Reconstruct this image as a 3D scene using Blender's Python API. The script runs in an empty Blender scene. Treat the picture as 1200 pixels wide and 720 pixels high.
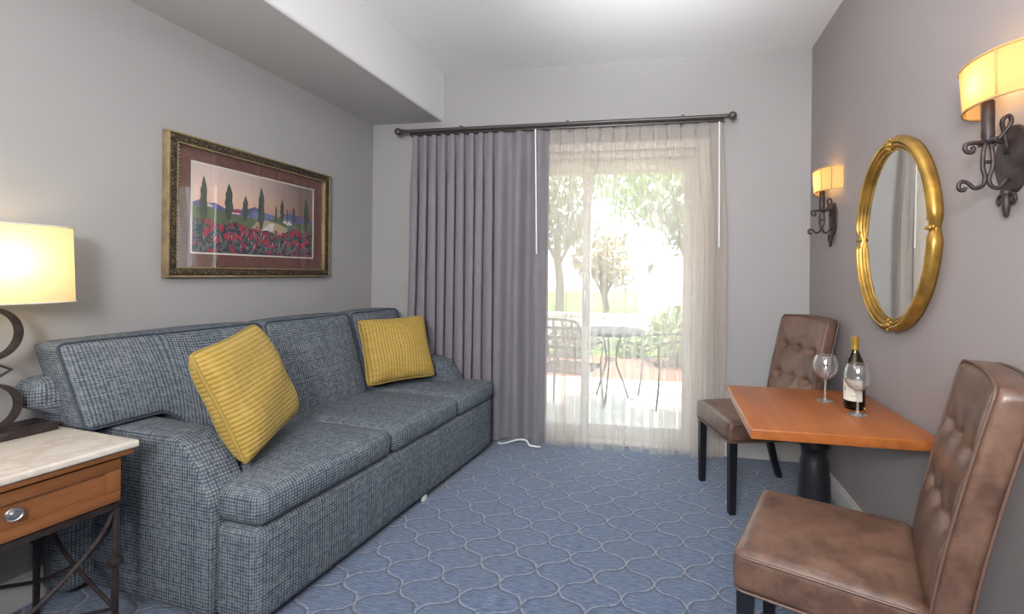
import bpy, bmesh, math, random
from mathutils import Vector, Matrix
random.seed(7)
PI = math.pi
S = bpy.context.scene
COL = S.collection

# ---------------------------------------------------------------- camera
cam = bpy.data.cameras.new('camera'); co = bpy.data.objects.new('camera', cam); COL.objects.link(co)
cam.sensor_width = 36; cam.lens = 541/1200*36
cam.shift_x = (600-680.3)/1200; cam.shift_y = (320.9-360)/1200
co.matrix_world = Matrix.Translation((0,0,1.28)) @ Matrix.Rotation(.1836,4,'Z') @ Matrix.Rotation(PI/2,4,'X') @ Matrix.Rotation(.0122,4,'Z')
cam.clip_start = .05
S.camera = co
S.view_settings.view_transform = 'Standard'; S.view_settings.look = 'None'
S.view_settings.gamma = 1; S.view_settings.use_curve_mapping = False
S.view_settings.exposure = 0.18
S.cycles.max_bounces = 10; S.cycles.diffuse_bounces = 5; S.cycles.transparent_max_bounces = 24
S.cycles.use_denoising = True; S.cycles.sample_clamp_indirect = 6
S.cycles.caustics_reflective = False; S.cycles.caustics_refractive = False

# ---------------------------------------------------------------- world, sun, large lights
W = bpy.data.worlds.new('sky'); S.world = W; W.use_nodes = True
wn = W.node_tree; bg = wn.nodes['Background']
sky = wn.nodes.new('ShaderNodeTexSky'); sky.sky_type = 'HOSEK_WILKIE'; sky.turbidity = 5
sky.sun_direction = Vector((.15,.03,1)).normalized()
mxw = wn.nodes.new('ShaderNodeMix'); mxw.data_type = 'RGBA'; mxw.inputs[0].default_value = .7
wn.links.new(sky.outputs[0], mxw.inputs[6]); mxw.inputs[7].default_value = (.80,.91,1.0,1)
wn.links.new(mxw.outputs[2], bg.inputs[0]); bg.inputs[1].default_value = 6.5

def light(name, kind, loc, rot=None, energy=10, color=(1,1,1), **kw):
    l = bpy.data.lights.new(name, kind); o = bpy.data.objects.new(name, l); COL.objects.link(o)
    o.location = loc; l.energy = energy; l.color = color
    if rot is not None: o.rotation_euler = rot
    for k, v in kw.items(): setattr(l, k, v)
    return o
def aim(o, tgt):
    o.rotation_euler = (Vector(tgt)-o.location).to_track_quat('-Z','Y').to_euler()
sun = light('sun','SUN',(0,8,8),None,7.5,(1,.97,.93),angle=.02); aim(sun, Vector((0,8,8))-Vector((.15,.03,1)))
# added fill lights, no fixtures seen: one for the room, two for the ceiling
a = light('room_fill','AREA',(-.7,-1.3,2.55),None,52,(1,.97,.94),shape='RECTANGLE',size=2.4,size_y=1.2); aim(a,(-.7,1.6,.9))
a = light('ceiling_bounce_fill','AREA',(-.3,-.7,1.75),None,92,(.97,.98,1),shape='DISK',size=.7); aim(a,(-.2,1.5,2.85))
a = light('ceiling_fill','AREA',(-.1,.7,2.0),None,11,(.94,.97,1),shape='DISK',size=.5,spread=.95); aim(a,(-.1,1.7,2.85))
po = light('window_portal','AREA',(-.555,3.62,1.1),(-PI/2,0,0),1,shape='RECTANGLE',size=1.58,size_y=2.19); po.data.cycles.is_portal = True

# ---------------------------------------------------------------- materials
def mat(name):
    m = bpy.data.materials.new(name); m.use_nodes = True
    return m, m.node_tree, m.node_tree.nodes['Principled BSDF']
class N:                                             # terse node maths
    def __init__(s, t): s.t = t
    def _in(s, n, i, v):
        if v is None: return
        if hasattr(v,'is_linked') or isinstance(v, bpy.types.NodeSocket): s.t.links.new(v, n.inputs[i])
        else: n.inputs[i].default_value = v
    def m(s, op, a=None, b=None, c=None):
        n = s.t.nodes.new('ShaderNodeMath'); n.operation = op
        for i, v in enumerate((a,b,c)): s._in(n,i,v)
        return n.outputs[0]
    def mix(s, f, a, b):
        n = s.t.nodes.new('ShaderNodeMix'); n.data_type = 'RGBA'
        s._in(n,0,f); s._in(n,6,a if not isinstance(a,tuple) else (*a,1)[:4]); s._in(n,7,b if not isinstance(b,tuple) else (*b,1)[:4])
        return n.outputs[2]
    def coord(s, which='Object'): return s.t.nodes.new('ShaderNodeTexCoord').outputs[which]
    def sep(s, v):
        n = s.t.nodes.new('ShaderNodeSeparateXYZ'); s.t.links.new(v, n.inputs[0]); return n.outputs
    def comb(s, x, y, z=0.0):
        n = s.t.nodes.new('ShaderNodeCombineXYZ')
        for i, v in enumerate((x,y,z)): s._in(n,i,v)
        return n.outputs[0]
    def noise(s, v, scale, detail=2, rough=.5, out=0):
        n = s.t.nodes.new('ShaderNodeTexNoise'); s.t.links.new(v, n.inputs['Vector'])
        n.inputs['Scale'].default_value = scale; n.inputs['Detail'].default_value = detail; n.inputs['Roughness'].default_value = rough
        return n.outputs[out]
    def white(s, v):
        n = s.t.nodes.new('ShaderNodeTexWhiteNoise'); n.noise_dimensions = '3D'; s.t.links.new(v, n.inputs['Vector']); return n.outputs['Value']
    def voronoi(s, v, scale, out='Distance', rnd=1.0):
        n = s.t.nodes.new('ShaderNodeTexVoronoi'); s.t.links.new(v, n.inputs['Vector']); n.inputs['Scale'].default_value = scale
        n.inputs['Randomness'].default_value = rnd; return n.outputs[out]
    def scale(s, v, xyz):
        n = s.t.nodes.new('ShaderNodeVectorMath'); n.operation = 'MULTIPLY'; s.t.links.new(v, n.inputs[0]); n.inputs[1].default_value = xyz; return n.outputs[0]
    def step(s, v, lo, hi):
        n = s.t.nodes.new('ShaderNodeMapRange'); n.interpolation_type = 'SMOOTHSTEP'
        s._in(n,0,v); n.inputs[1].default_value = lo; n.inputs[2].default_value = hi; return n.outputs[0]
    def bump(s, h, bsdf, strength=.3, dist=.005):
        n = s.t.nodes.new('ShaderNodeBump'); s.t.links.new(h, n.inputs['Height']); n.inputs['Strength'].default_value = strength
        n.inputs['Distance'].default_value = dist; s.t.links.new(n.outputs[0], bsdf.inputs['Normal'])
def plain(name, c, rough=.5, metal=0.0, nscale=0, namt=.15, bump=0.0, bscale=200, spec=None, coat=0):
    m, t, b = mat(name); n = N(t)
    b.inputs['Roughness'].default_value = rough; b.inputs['Metallic'].default_value = metal
    if spec is not None: b.inputs['Specular IOR Level'].default_value = spec
    if coat: b.inputs['Coat Weight'].default_value = coat
    if nscale:
        f = n.noise(n.coord(), nscale, 3)
        lo = tuple(x*(1-namt) for x in c); hi = tuple(min(1,x*(1+namt)) for x in c)
        t.links.new(n.mix(n.step(f,.3,.7), lo, hi), b.inputs['Base Color'])
    else: b.inputs['Base Color'].default_value = (*c,1)
    if bump: n.bump(n.noise(n.coord(), bscale, 2), b, bump, .002)
    return m
M = {}
M['wall'] = plain('grey wall paint',(.36,.352,.347),.75,bump=.06,bscale=90,nscale=1.3,namt=.015)
M['taupe'] = plain('taupe wall paint',(.295,.258,.252),.6,bump=.06,bscale=90,nscale=1.3,namt=.02)
M['white'] = plain('white ceiling paint',(.86,.86,.865),.85,bump=.12,bscale=120)
M['trim'] = plain('white trim paint',(.72,.69,.65),.45)
M['vinyl'] = plain('white door vinyl',(.78,.76,.72),.35)
M['iron'] = plain('dark bronze iron',(.042,.030,.029),.5,.35,nscale=30,namt=.35)
M['black'] = plain('black lacquer',(.010,.010,.013),.38)
M['rod'] = plain('bronze rod',(.10,.09,.088),.4,.5)
M['gold'] = plain('aged gold leaf',(.43,.25,.055),.36,.75,nscale=14,namt=.3,bump=.08,bscale=60)
M['gold_shadow'] = plain('gold with painted shadow',(.20,.11,.03),.5,.6)
M['pewter'] = plain('brushed pewter',(.62,.62,.63),.28,1.0)
M['marble'] = None
M['capsule'] = plain('gold foil',(.50,.31,.06),.35,.6)
M['paper'] = plain('cream label paper',(.68,.65,.57),.7)
M['concrete'] = plain('patio concrete',(.62,.58,.53),.9,nscale=6,namt=.1)
M['mulch'] = plain('red bark',(.36,.15,.10),.95,nscale=25,namt=.5)
M['grass'] = plain('lawn',(.22,.34,.08),.95,nscale=8,namt=.4)
M['stucco'] = plain('white stucco',(.82,.80,.76),.9,nscale=5,namt=.04)
M['bark'] = plain('bark',(.19,.13,.09),.95,nscale=12,namt=.4)
M['patio_metal'] = plain('patio metal',(.05,.04,.037),.55,.2)
M['roofwood'] = plain('porch board',(.50,.42,.34),.8,nscale=9,namt=.15)
M['plastic_wht'] = plain('white plastic',(.8,.8,.78),.4)

def carpet():
    m, t, b = mat('blue trellis carpet'); n = N(t); o = n.coord(); xyz = n.sep(o)
    x = n.m('DIVIDE',xyz[0],.252); y = n.m('DIVIDE',xyz[1],.222)
    p0 = n.m('ADD',n.m('ADD',x,y),.419); q0 = n.m('ADD',n.m('SUBTRACT',x,y),.837)
    nz = n.m('MULTIPLY',n.m('SUBTRACT',n.noise(o,60,2),.5),.05)
    p = n.m('ADD',n.m('ADD',p0,n.m('MULTIPLY',n.m('SINE',n.m('MULTIPLY',q0,2*PI)),.085)),nz)
    q = n.m('ADD',n.m('ADD',q0,n.m('MULTIPLY',n.m('SINE',n.m('MULTIPLY',p0,2*PI)),.085)),nz)
    dist = lambda v, sh=0.0: n.m('ABSOLUTE',n.m('SUBTRACT',n.m('FRACT',n.m('ADD',v,.5+sh)),.5))
    d1 = n.m('MINIMUM',dist(p),dist(q)); d2 = n.m('MINIMUM',dist(p,.055),dist(q,-.055))
    light_l = n.m('SUBTRACT',1.0,n.step(d1,.010,.032)); dark_l = n.m('SUBTRACT',1.0,n.step(d2,.012,.045))
    brk = n.step(n.noise(o,38,2),.36,.55)
    light_l = n.m('MULTIPLY',light_l,n.m('ADD',n.m('MULTIPLY',brk,.6),.3))
    strk = n.noise(n.scale(o,(22,150,1)),1,3,.6)
    big = n.noise(o,3.2,2)
    base = n.mix(n.step(strk,.3,.7),(.050,.082,.150),(.150,.206,.315))
    base = n.mix(n.m('MULTIPLY',n.step(big,.35,.65),.28),base,(.12,.145,.19))
    c = n.mix(n.m('MULTIPLY',dark_l,.65),base,(.06,.065,.085)); c = n.mix(n.m('MULTIPLY',light_l,.6),c,(.36,.39,.44))
    t.links.new(c,b.inputs['Base Color']); b.inputs['Roughness'].default_value = .95
    b.inputs['Sheen Weight'].default_value = .3; b.inputs['Specular IOR Level'].default_value = .15
    n.bump(n.m('ADD',n.noise(o,420,2),n.m('MULTIPLY',light_l,.5)),b,.5,.004)
    return m
M['carpet'] = carpet()
def tweed(name, dark, mid, light_c, per=.0122):
    m, t, b = mat(name); n = N(t); uv = n.coord('UV'); xyz = n.sep(uv)
    wob = n.m('MULTIPLY',n.m('SUBTRACT',n.noise(uv,26,2),.5),.35)
    x = n.m('ADD',n.m('DIVIDE',xyz[0],per),wob); y = n.m('ADD',n.m('DIVIDE',xyz[1],per),wob)
    fx = n.m('FRACT',x); fy = n.m('FRACT',y)
    cell = n.white(n.comb(n.m('FLOOR',x),n.m('FLOOR',y)))
    lx = n.m('SUBTRACT',1.0,n.step(n.m('ABSOLUTE',n.m('SUBTRACT',fx,.5)),.15,.30))
    ly = n.m('SUBTRACT',1.0,n.step(n.m('ABSOLUTE',n.m('SUBTRACT',fy,.5)),.15,.30))
    row = n.white(n.comb(n.m('FLOOR',x),0.0,3.0)); colr = n.white(n.comb(0.0,n.m('FLOOR',y),5.0))
    lx = n.m('MULTIPLY',lx,n.m('ADD',n.m('MULTIPLY',row,.3),.5)); ly = n.m('MULTIPLY',ly,n.m('ADD',n.m('MULTIPLY',colr,.3),.5))
    ln = n.m('MAXIMUM',lx,ly)
    fine = n.noise(n.scale(uv,(1,1,1)),480,2,.7)
    c = n.mix(n.m('MULTIPLY',n.m('ADD',cell,fine),.55),mid,light_c)
    c = n.mix(n.m('MINIMUM',n.m('MULTIPLY',ln,.95),1.0),c,dark)
    t.links.new(c,b.inputs['Base Color']); b.inputs['Roughness'].default_value = .95; b.inputs['Specular IOR Level'].default_value = .2
    n.bump(n.m('SUBTRACT',n.m('MULTIPLY',fine,.6),ln),b,.45,.002)
    return m
M['tweed'] = tweed('blue grey tweed',(.014,.021,.034),(.080,.104,.136),(.32,.35,.375))
M['welt'] = plain('dark welt',(.05,.062,.08),.9)
def leather():
    m, t, b = mat('brown distressed leather'); n = N(t); o = n.coord()
    f = n.step(n.noise(o,7,5,.65),.33,.68); g = n.step(n.noise(o,24,4,.7),.4,.7)
    c = n.mix(f,(.074,.037,.026),(.172,.096,.066)); c = n.mix(n.m('MULTIPLY',g,.35),c,(.20,.12,.08))
    t.links.new(c,b.inputs['Base Color']); b.inputs['Roughness'].default_value = .36
    n.bump(n.voronoi(o,260),b,.12,.002); return m
M['leather'] = leather()
M['leather_welt'] = plain('leather welt',(.12,.07,.052),.45)
def wood(name, a_, b_, axis=1, rough=.32):
    m, t, b = mat(name); n = N(t); o = n.coord()
    sc = [26,26,26]; sc[axis] = 1.6
    f = n.noise(n.scale(o,tuple(sc)),1,4,.6); g = n.noise(n.scale(o,tuple(s_*6 for s_ in sc)),1,2,.6)
    c = n.mix(n.step(f,.3,.7),a_,b_); c = n.mix(n.m('MULTIPLY',n.step(g,.5,.8),.25),c,tuple(x*.6 for x in a_))
    t.links.new(c,b.inputs['Base Color']); b.inputs['Roughness'].default_value = rough; return m
M['cherry'] = wood('cherry table wood',(.29,.085,.020),(.38,.118,.028),1)
M['edge'] = wood('table edge',(.50,.24,.10),(.60,.30,.13),1)
M['honey'] = wood('honey cabinet wood',(.19,.068,.020),(.27,.105,.034),1,.38)
def marble():
    m, t, b = mat('cream marble'); n = N(t); o = n.coord()
    w = n.noise(o,5,6,.65); v = n.m('ABSOLUTE',n.m('SUBTRACT',w,.5))
    c = n.mix(n.step(v,0,.07),(.60,.53,.45),(.68,.63,.56)); t.links.new(c,b.inputs['Base Color']); b.inputs['Roughness'].default_value = .25
    return m
M['marble'] = marble()
def cloth_grey():
    m, t, b = mat('grey curtain cloth'); n = N(t); o = n.coord()
    c = n.mix(n.noise(o,9,2),(.18,.168,.188),(.22,.208,.228)); t.links.new(c,b.inputs['Base Color']); b.inputs['Roughness'].default_value = .75
    b.inputs['Sheen Weight'].default_value = .25; n.bump(n.noise(o,500,1),b,.1,.001); return m
M['drape'] = cloth_grey()
def sheer():
    m, t, b = mat('ivory sheer voile'); n = N(t); t.nodes.remove(b)
    tr = t.nodes.new('ShaderNodeBsdfTransparent'); tl = t.nodes.new('ShaderNodeBsdfTranslucent'); df = t.nodes.new('ShaderNodeBsdfDiffuse')
    c = (.76,.72,.69,1); tl.inputs[0].default_value = c; df.inputs[0].default_value = c; tr.inputs[0].default_value = (1,.985,.965,1)
    mx = t.nodes.new('ShaderNodeMixShader'); mx.inputs[0].default_value = .5; t.links.new(df.outputs[0],mx.inputs[1]); t.links.new(tl.outputs[0],mx.inputs[2])
    m2 = t.nodes.new('ShaderNodeMixShader')
    xyz = n.sep(n.coord()); thr = n.noise(n.comb(n.m('MULTIPLY',xyz[0],240),0.0,n.m('MULTIPLY',xyz[2],3)),1,2)
    fac = n.m('ADD',n.m('MULTIPLY',thr,.12),.27); t.links.new(fac,m2.inputs[0])
    t.links.new(tr.outputs[0],m2.inputs[1]); t.links.new(mx.outputs[0],m2.inputs[2])
    t.links.new(m2.outputs[0],t.nodes['Material Output'].inputs[0]); return m
M['sheer'] = sheer()
def pane(name, tint=(1,1,1), refl=1.0):                   # thin pane: transparent with a Fresnel reflection
    m, t, b = mat(name); t.nodes.remove(b)
    tr = t.nodes.new('ShaderNodeBsdfTransparent'); tr.inputs[0].default_value = (*tint,1)
    gl = t.nodes.new('ShaderNodeBsdfGlossy'); gl.inputs['Roughness'].default_value = .02
    fr = t.nodes.new('ShaderNodeFresnel'); ge = t.nodes.new('ShaderNodeNewGeometry'); io = t.nodes.new('ShaderNodeMapRange')
    t.links.new(ge.outputs['Backfacing'],io.inputs[0]); io.inputs[3].default_value = 1.5; io.inputs[4].default_value = 1/1.5; t.links.new(io.outputs[0],fr.inputs[0])
    mu = t.nodes.new('ShaderNodeMath'); mu.operation = 'MULTIPLY'; mu.inputs[1].default_value = refl; t.links.new(fr.outputs[0],mu.inputs[0])
    mx = t.nodes.new('ShaderNodeMixShader'); t.links.new(mu.outputs[0],mx.inputs[0]); t.links.new(tr.outputs[0],mx.inputs[1]); t.links.new(gl.outputs[0],mx.inputs[2])
    t.links.new(mx.outputs[0],t.nodes['Material Output'].inputs[0]); return m
M['pane'] = pane('door glass',(.96,.98,.97)); M['picture_glass'] = pane('picture glass',(1,1,1),1.0)
def glass(name, c, ior=1.45, rough=0.0):
    m, t, b = mat(name); b.inputs['Transmission Weight'].default_value = 1; b.inputs['Base Color'].default_value = (*c,1)
    b.inputs['Roughness'].default_value = rough; b.inputs['IOR'].default_value = ior; return m
M['crystal'] = pane('crystal',(.96,.96,.96),2.2)
def crystal(name, k):                                    # clear crystal, bright glass highlights painted as a white diffuse share
    m = M['crystal'].copy(); m.name = name; t = m.node_tree; out = t.nodes['Material Output']; src = out.inputs[0].links[0].from_socket
    df = t.nodes.new('ShaderNodeBsdfDiffuse'); df.inputs[0].default_value = (.9,.9,.9,1); mx = t.nodes.new('ShaderNodeMixShader'); mx.inputs[0].default_value = k
    t.links.new(src,mx.inputs[1]); t.links.new(df.outputs[0],mx.inputs[2]); t.links.new(mx.outputs[0],out.inputs[0]); return m
M['crystal_stem'] = crystal('crystal stem',.16); M['crystal_bowl'] = crystal('crystal bowl',.035)
M['bottle'] = glass('olive bottle glass',(.52,.43,.12))
M['wine'] = plain('white wine in bottle',(.20,.145,.03),.2)
def mirror():
    m, t, b = mat('mirror silver'); b.inputs['Metallic'].default_value = 1; b.inputs['Base Color'].default_value = (.86,.88,.86,1); b.inputs['Roughness'].default_value = .01; return m
M['mirror'] = mirror()
def shade(name, c, emit, es):
    m, t, b = mat(name); t.nodes.remove(b); n = N(t)
    tl = t.nodes.new('ShaderNodeBsdfTranslucent'); df = t.nodes.new('ShaderNodeBsdfDiffuse'); tl.inputs[0].default_value = (*c,1); df.inputs[0].default_value = (*c,1)
    mx = t.nodes.new('ShaderNodeMixShader'); mx.inputs[0].default_value = .6; t.links.new(df.outputs[0],mx.inputs[1]); t.links.new(tl.outputs[0],mx.inputs[2])
    em = t.nodes.new('ShaderNodeEmission'); em.inputs[0].default_value = (*emit,1); em.inputs[1].default_value = es
    ad = t.nodes.new('ShaderNodeAddShader'); t.links.new(mx.outputs[0],ad.inputs[0]); t.links.new(em.outputs[0],ad.inputs[1])
    t.links.new(ad.outputs[0],t.nodes['Material Output'].inputs[0]); return m
M['lampshade'] = shade('ivory lamp shade',(.76,.66,.42),(1,.82,.42),.10)
M['sconceshade'] = shade('amber parchment shade',(.78,.50,.235),(1,.48,.14),.24)
M['shade_trim'] = plain('shade binding',(.55,.34,.13),.8)
M['bulb'] = shade('lit bulb',(.9,.9,.9),(1,.78,.45),6)
def yellow():
    m, t, b = mat('mustard corduroy'); n = N(t); uv = n.coord('UV'); o = n.coord()
    y = n.sep(uv)[1]; wob = n.m('MULTIPLY',n.noise(n.scale(uv,(3,12,1)),1,2),.6)
    w = n.m('SINE',n.m('MULTIPLY',n.m('ADD',n.m('DIVIDE',y,.0185),wob),2*PI))
    f = n.step(w,-1,.6); wv = n.noise(n.scale(uv,(60,14,1)),1,3,.6)
    c = n.mix(f,(.28,.172,.028),(.43,.285,.058)); c = n.mix(n.m('MULTIPLY',n.step(wv,.4,.75),.45),c,(.52,.36,.11))
    t.links.new(c,b.inputs['Base Color']); b.inputs['Roughness'].default_value = .85; b.inputs['Sheen Weight'].default_value = .4
    b.inputs['Sheen Weight'].default_value = .15; b.inputs['Sheen Tint'].default_value = (1,.9,.5,1)
    n.bump(w,b,.28,.003); return m
M['yellow'] = yellow(); M['yellow_welt'] = plain('mustard welt',(.33,.225,.05),.85)
def frame_mat():
    m, t, b = mat('antique gilt frame'); n = N(t); o = n.coord()
    f = n.voronoi(o,70); c = n.mix(n.step(f,.2,.6),(.16,.12,.065),(.05,.036,.024))
    t.links.new(c,b.inputs['Base Color']); b.inputs['Roughness'].default_value = .45; b.inputs['Metallic'].default_value = .5
    n.bump(f,b,.6,.004); return m
M['carved'] = frame_mat(); M['gilt'] = plain('gilt edge',(.34,.26,.145),.42,.5,nscale=20,namt=.2)
def leafmat(name, c):
    m, t, b = mat(name); n = N(t); f = n.noise(n.coord(),4,2)
    t.links.new(n.mix(f,tuple(x*.6 for x in c),tuple(x*1.3 for x in c)),b.inputs['Base Color']); b.inputs['Roughness'].default_value = .6; return m
M['leaf1'] = leafmat('olive leaf',(.27,.29,.19)); M['leaf2'] = leafmat('fresh leaf',(.30,.37,.17)); M['leaf3'] = leafmat('autumn leaf',(.40,.30,.19))

# ---------------------------------------------------------------- mesh helpers
def new(): 
    bm = bmesh.new(); bm.loops.layers.uv.new('UVMap'); bm.faces.layers.int.new('mapped'); return bm
def obj(name, bm, m, parent=None, sharp=40, recalc=True):
    uvl = bm.loops.layers.uv.active; fl = bm.faces.layers.int['mapped']
    if recalc: bmesh.ops.recalc_face_normals(bm, faces=bm.faces)
    bm.normal_update()
    for f in bm.faces:
        f.smooth = True
        if f[fl]: continue
        nx, ny, nz = (abs(c) for c in f.normal)
        for l in f.loops:
            p = l.vert.co
            l[uvl].uv = (p.y,p.z) if nx >= ny and nx >= nz else ((p.x,p.z) if ny >= nz else (p.y,p.x))
    me = bpy.data.meshes.new(name); bm.to_mesh(me); bm.free()
    for k in (m if isinstance(m,(list,tuple)) else [m]): me.materials.append(k)
    if sharp: me.set_sharp_from_angle(angle=math.radians(sharp))
    o = bpy.data.objects.new(name, me); COL.objects.link(o)
    if parent: o.parent = parent
    return o
def thing(name, label, cat, loc=(0,0,0), rotz=0, group=None):
    o = bpy.data.objects.new(name, None); COL.objects.link(o); o.empty_display_size = .1
    o.location = loc; o.rotation_euler = (0,0,rotz); o['label'] = label; o['category'] = cat
    if group: o['group'] = group
    return o
def tag(o, label, cat, group=None, kind=None):
    o['label'] = label; o['category'] = cat
    if group: o['group'] = group
    if kind: o['kind'] = kind
    return o
def struct(name, bm, m, parent=None, label=None, cat=None):
    o = obj(name, bm, m, parent)
    if parent is None:
        o['kind'] = 'structure'; o['label'] = label; o['category'] = cat
    return o
def merge(bm, src, M4=None):
    if M4 is not None: bmesh.ops.transform(src, matrix=M4, verts=src.verts)
    me = bpy.data.meshes.new('t'); src.to_mesh(me); src.free(); bm.from_mesh(me); bpy.data.meshes.remove(me)
def box(bm, lo, hi, bev=0.0, seg=2, M4=None, mi=0):
    b = new(); r = bmesh.ops.create_cube(b, size=1)
    for v in b.verts: v.co = Vector([lo[i]+(v.co[i]+.5)*(hi[i]-lo[i]) for i in range(3)])
    if bev: bmesh.ops.bevel(b, geom=b.edges[:], offset=bev, segments=seg, profile=.5, affect='EDGES')
    for f in b.faces: f.material_index = mi
    merge(bm, b, M4)
def prism(bm, pts, axis, a0, a1, bev=0.0, seg=3, M4=None, mi=0, deep=None):
    """polygon pts in the plane of the other two axes, extruded along axis from a0 to a1"""
    b = new(); vs = []
    for p in pts:
        q = list(p); q.insert(axis, a0); vs.append(b.verts.new(q))
    f = b.faces.new(vs); r = bmesh.ops.extrude_face_region(b, geom=[f]); d = [0,0,0]; d[axis] = a1-a0
    bmesh.ops.translate(b, vec=d, verts=[v for v in r['geom'] if isinstance(v, bmesh.types.BMVert)])
    bmesh.ops.recalc_face_normals(b, faces=b.faces)
    if bev: bmesh.ops.bevel(b, geom=b.edges[:], offset=bev, segments=seg, profile=.5, affect='EDGES')
    for f in b.faces: f.material_index = mi
    merge(bm, b, M4)
def lathe(bm, prof, seg=32, c=(0,0,0), M4=None, mi=0):
    rings = []
    X = M4 if M4 is not None else Matrix.Identity(4)
    for r, z in prof:
        if r < 1e-6: rings.append([bm.verts.new(X @ Vector((c[0],c[1],c[2]+z)))])
        else: rings.append([bm.verts.new(X @ Vector((c[0]+r*math.cos(2*PI*k/seg),c[1]+r*math.sin(2*PI*k/seg),c[2]+z))) for k in range(seg)])
    for A, B in zip(rings, rings[1:]):
        for k in range(seg):
            k2 = (k+1)%seg
            vs = ([A[0],B[k2],B[k]] if len(A)==1 else [A[k],A[k2],B[0]] if len(B)==1 else [A[k],A[k2],B[k2],B[k]])
            if len(A)==1 and len(B)==1: continue
            f = bm.faces.new(vs); f.material_index = mi
def tube(bm, pts, rad, seg=10, closed=False, M4=None, mi=0, flat=None):
    """sweep a circle (or an ellipse flat=(across, along-normal)) along pts; rad may be a list"""
    P = [Vector(p) for p in pts]; n = len(P)
    R = rad if isinstance(rad,(list,tuple)) else [rad]*n
    X = M4 if M4 is not None else Matrix.Identity(4)
    T = []
    for i in range(n):
        a = P[(i-1)%n] if closed else P[max(i-1,0)]; b = P[(i+1)%n] if closed else P[min(i+1,n-1)]
        T.append((b-a).normalized())
    up = Vector((0,0,1)) if abs(T[0].z) < .9 else Vector((0,1,0))
    nrm = T[0].cross(up).normalized(); rings = []
    for i in range(n):
        if i: nrm = (nrm - T[i]*nrm.dot(T[i])).normalized()
        bn = T[i].cross(nrm)
        rings.append([bm.verts.new(X @ (P[i]+(nrm*math.cos(2*PI*k/seg)+bn*math.sin(2*PI*k/seg))*R[i])) for k in range(seg)])
    prs = list(zip(rings, rings[1:])) + ([(rings[-1],rings[0])] if closed else [])
    off = 0
    for idx, (A,B) in enumerate(prs):
        o = 0
        if closed and idx == len(prs)-1:
            o = min(range(seg), key=lambda s: sum((A[k].co-B[(k+s)%seg].co).length for k in range(seg)))
        for k in range(seg):
            f = bm.faces.new([A[k],A[(k+1)%seg],B[(k+1+o)%seg],B[(k+o)%seg]]); f.material_index = mi
    if not closed:
        for r in (rings[0],rings[-1]): f = bm.faces.new(r); f.material_index = mi
def spline(ctrl, n=8):
    """Catmull-Rom through the control points"""
    C = [Vector(c) for c in ctrl]; out = []
    for i in range(len(C)-1):
        p0 = C[max(i-1,0)]; p1 = C[i]; p2 = C[i+1]; p3 = C[min(i+2,len(C)-1)]
        for k in range(n):
            t = k/n; out.append(.5*((2*p1)+(p2-p0)*t+(2*p0-5*p1+4*p2-p3)*t*t+(3*p1-p0-3*p2+p3)*t**3))
    out.append(C[-1]); return out
def soft(bm, c, half, r, n=(10,10,6), bulge=(0,0,0), deform=None, M4=None, mi=0):
    """rounded, puffed box; uv in metres, per side"""
    uvl = bm.loops.layers.uv.active; fl = bm.faces.layers.int['mapped']
    def axis(h, k):
        q = min(r/h,.999)
        e = [-1,-1+q*.12,-1+q*.3,-1+q*.6]
        inner = [(-1+q)+(2-2*q)*i/k for i in range(k+1)]
        return e+inner+[-x for x in reversed(e)]
    ax = [axis(half[i],n[i]) for i in range(3)]; cache = {}
    X = M4 if M4 is not None else Matrix.Identity(4)
    def vert(u):
        key = tuple(round(x,5) for x in u)
        if key in cache: return cache[key]
        p = Vector([u[i]*half[i] for i in range(3)])
        q = Vector([max(-half[i]+r,min(half[i]-r,p[i])) for i in range(3)]); d = p-q
        # side points of a cube, pushed onto the rounding
        m_ = max(abs(d[i]) for i in range(3))
        p2 = q+d.normalized()*r*(m_/r) if d.length > 1e-9 else q
        for i in range(3):
            o = [k for k in range(3) if k != i]
            w = max(0,1-u[o[0]]**2)*max(0,1-u[o[1]]**2)
            p2[i] += bulge[i]*w*u[i]
        p2 = p2+Vector(c)
        if deform: p2 = Vector(deform(p2))
        cache[key] = bm.verts.new(X @ p2); return cache[key]
    for i in range(3):
        a, b = [k for k in range(3) if k != i]
        for s in (-1,1):
            for ia in range(len(ax[a])-1):
                for ib in range(len(ax[b])-1):
                    q = []
                    for (da,db) in ((0,0),(1,0),(1,1),(0,1)):
                        u = [0,0,0]; u[i] = s; u[a] = ax[a][ia+da]; u[b] = ax[b][ib+db]; q.append(u)
                    if s*(1 if i != 1 else -1) < 0: q.reverse()
                    f = bm.faces.new([vert(u) for u in q]); f[fl] = 1; f.material_index = mi
                    for l, u in zip(f.loops, q):
                        pa = u[a]*half[a]+c[a]; pb = u[b]*half[b]+c[b]
                        l[uvl].uv = (pb,pa) if i == 2 else (pa,pb)
def rrect(hx, hy, r, n=6):
    out = []
    for cx, cy, a0 in ((hx-r,hy-r,0),(-hx+r,hy-r,90),(-hx+r,-hy+r,180),(hx-r,-hy+r,270)):
        for k in range(n+1):
            a = math.radians(a0+90*k/n); out.append((cx+r*math.cos(a),cy+r*math.sin(a)))
    return out
def dense(pts, n=6, closed=True):
    out = []; m_ = len(pts)
    for i in range(m_ if closed else m_-1):
        a = Vector(pts[i]); b = Vector(pts[(i+1)%m_])
        k_ = n if (b-a).length > .04 else 1
        for k in range(k_): out.append(a.lerp(b,k/k_))
    if not closed: out.append(Vector(pts[-1]))
    return out
def ss(a, b, x):
    t = max(0,min(1,(x-a)/(b-a))); return t*t*(3-2*t)

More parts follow.
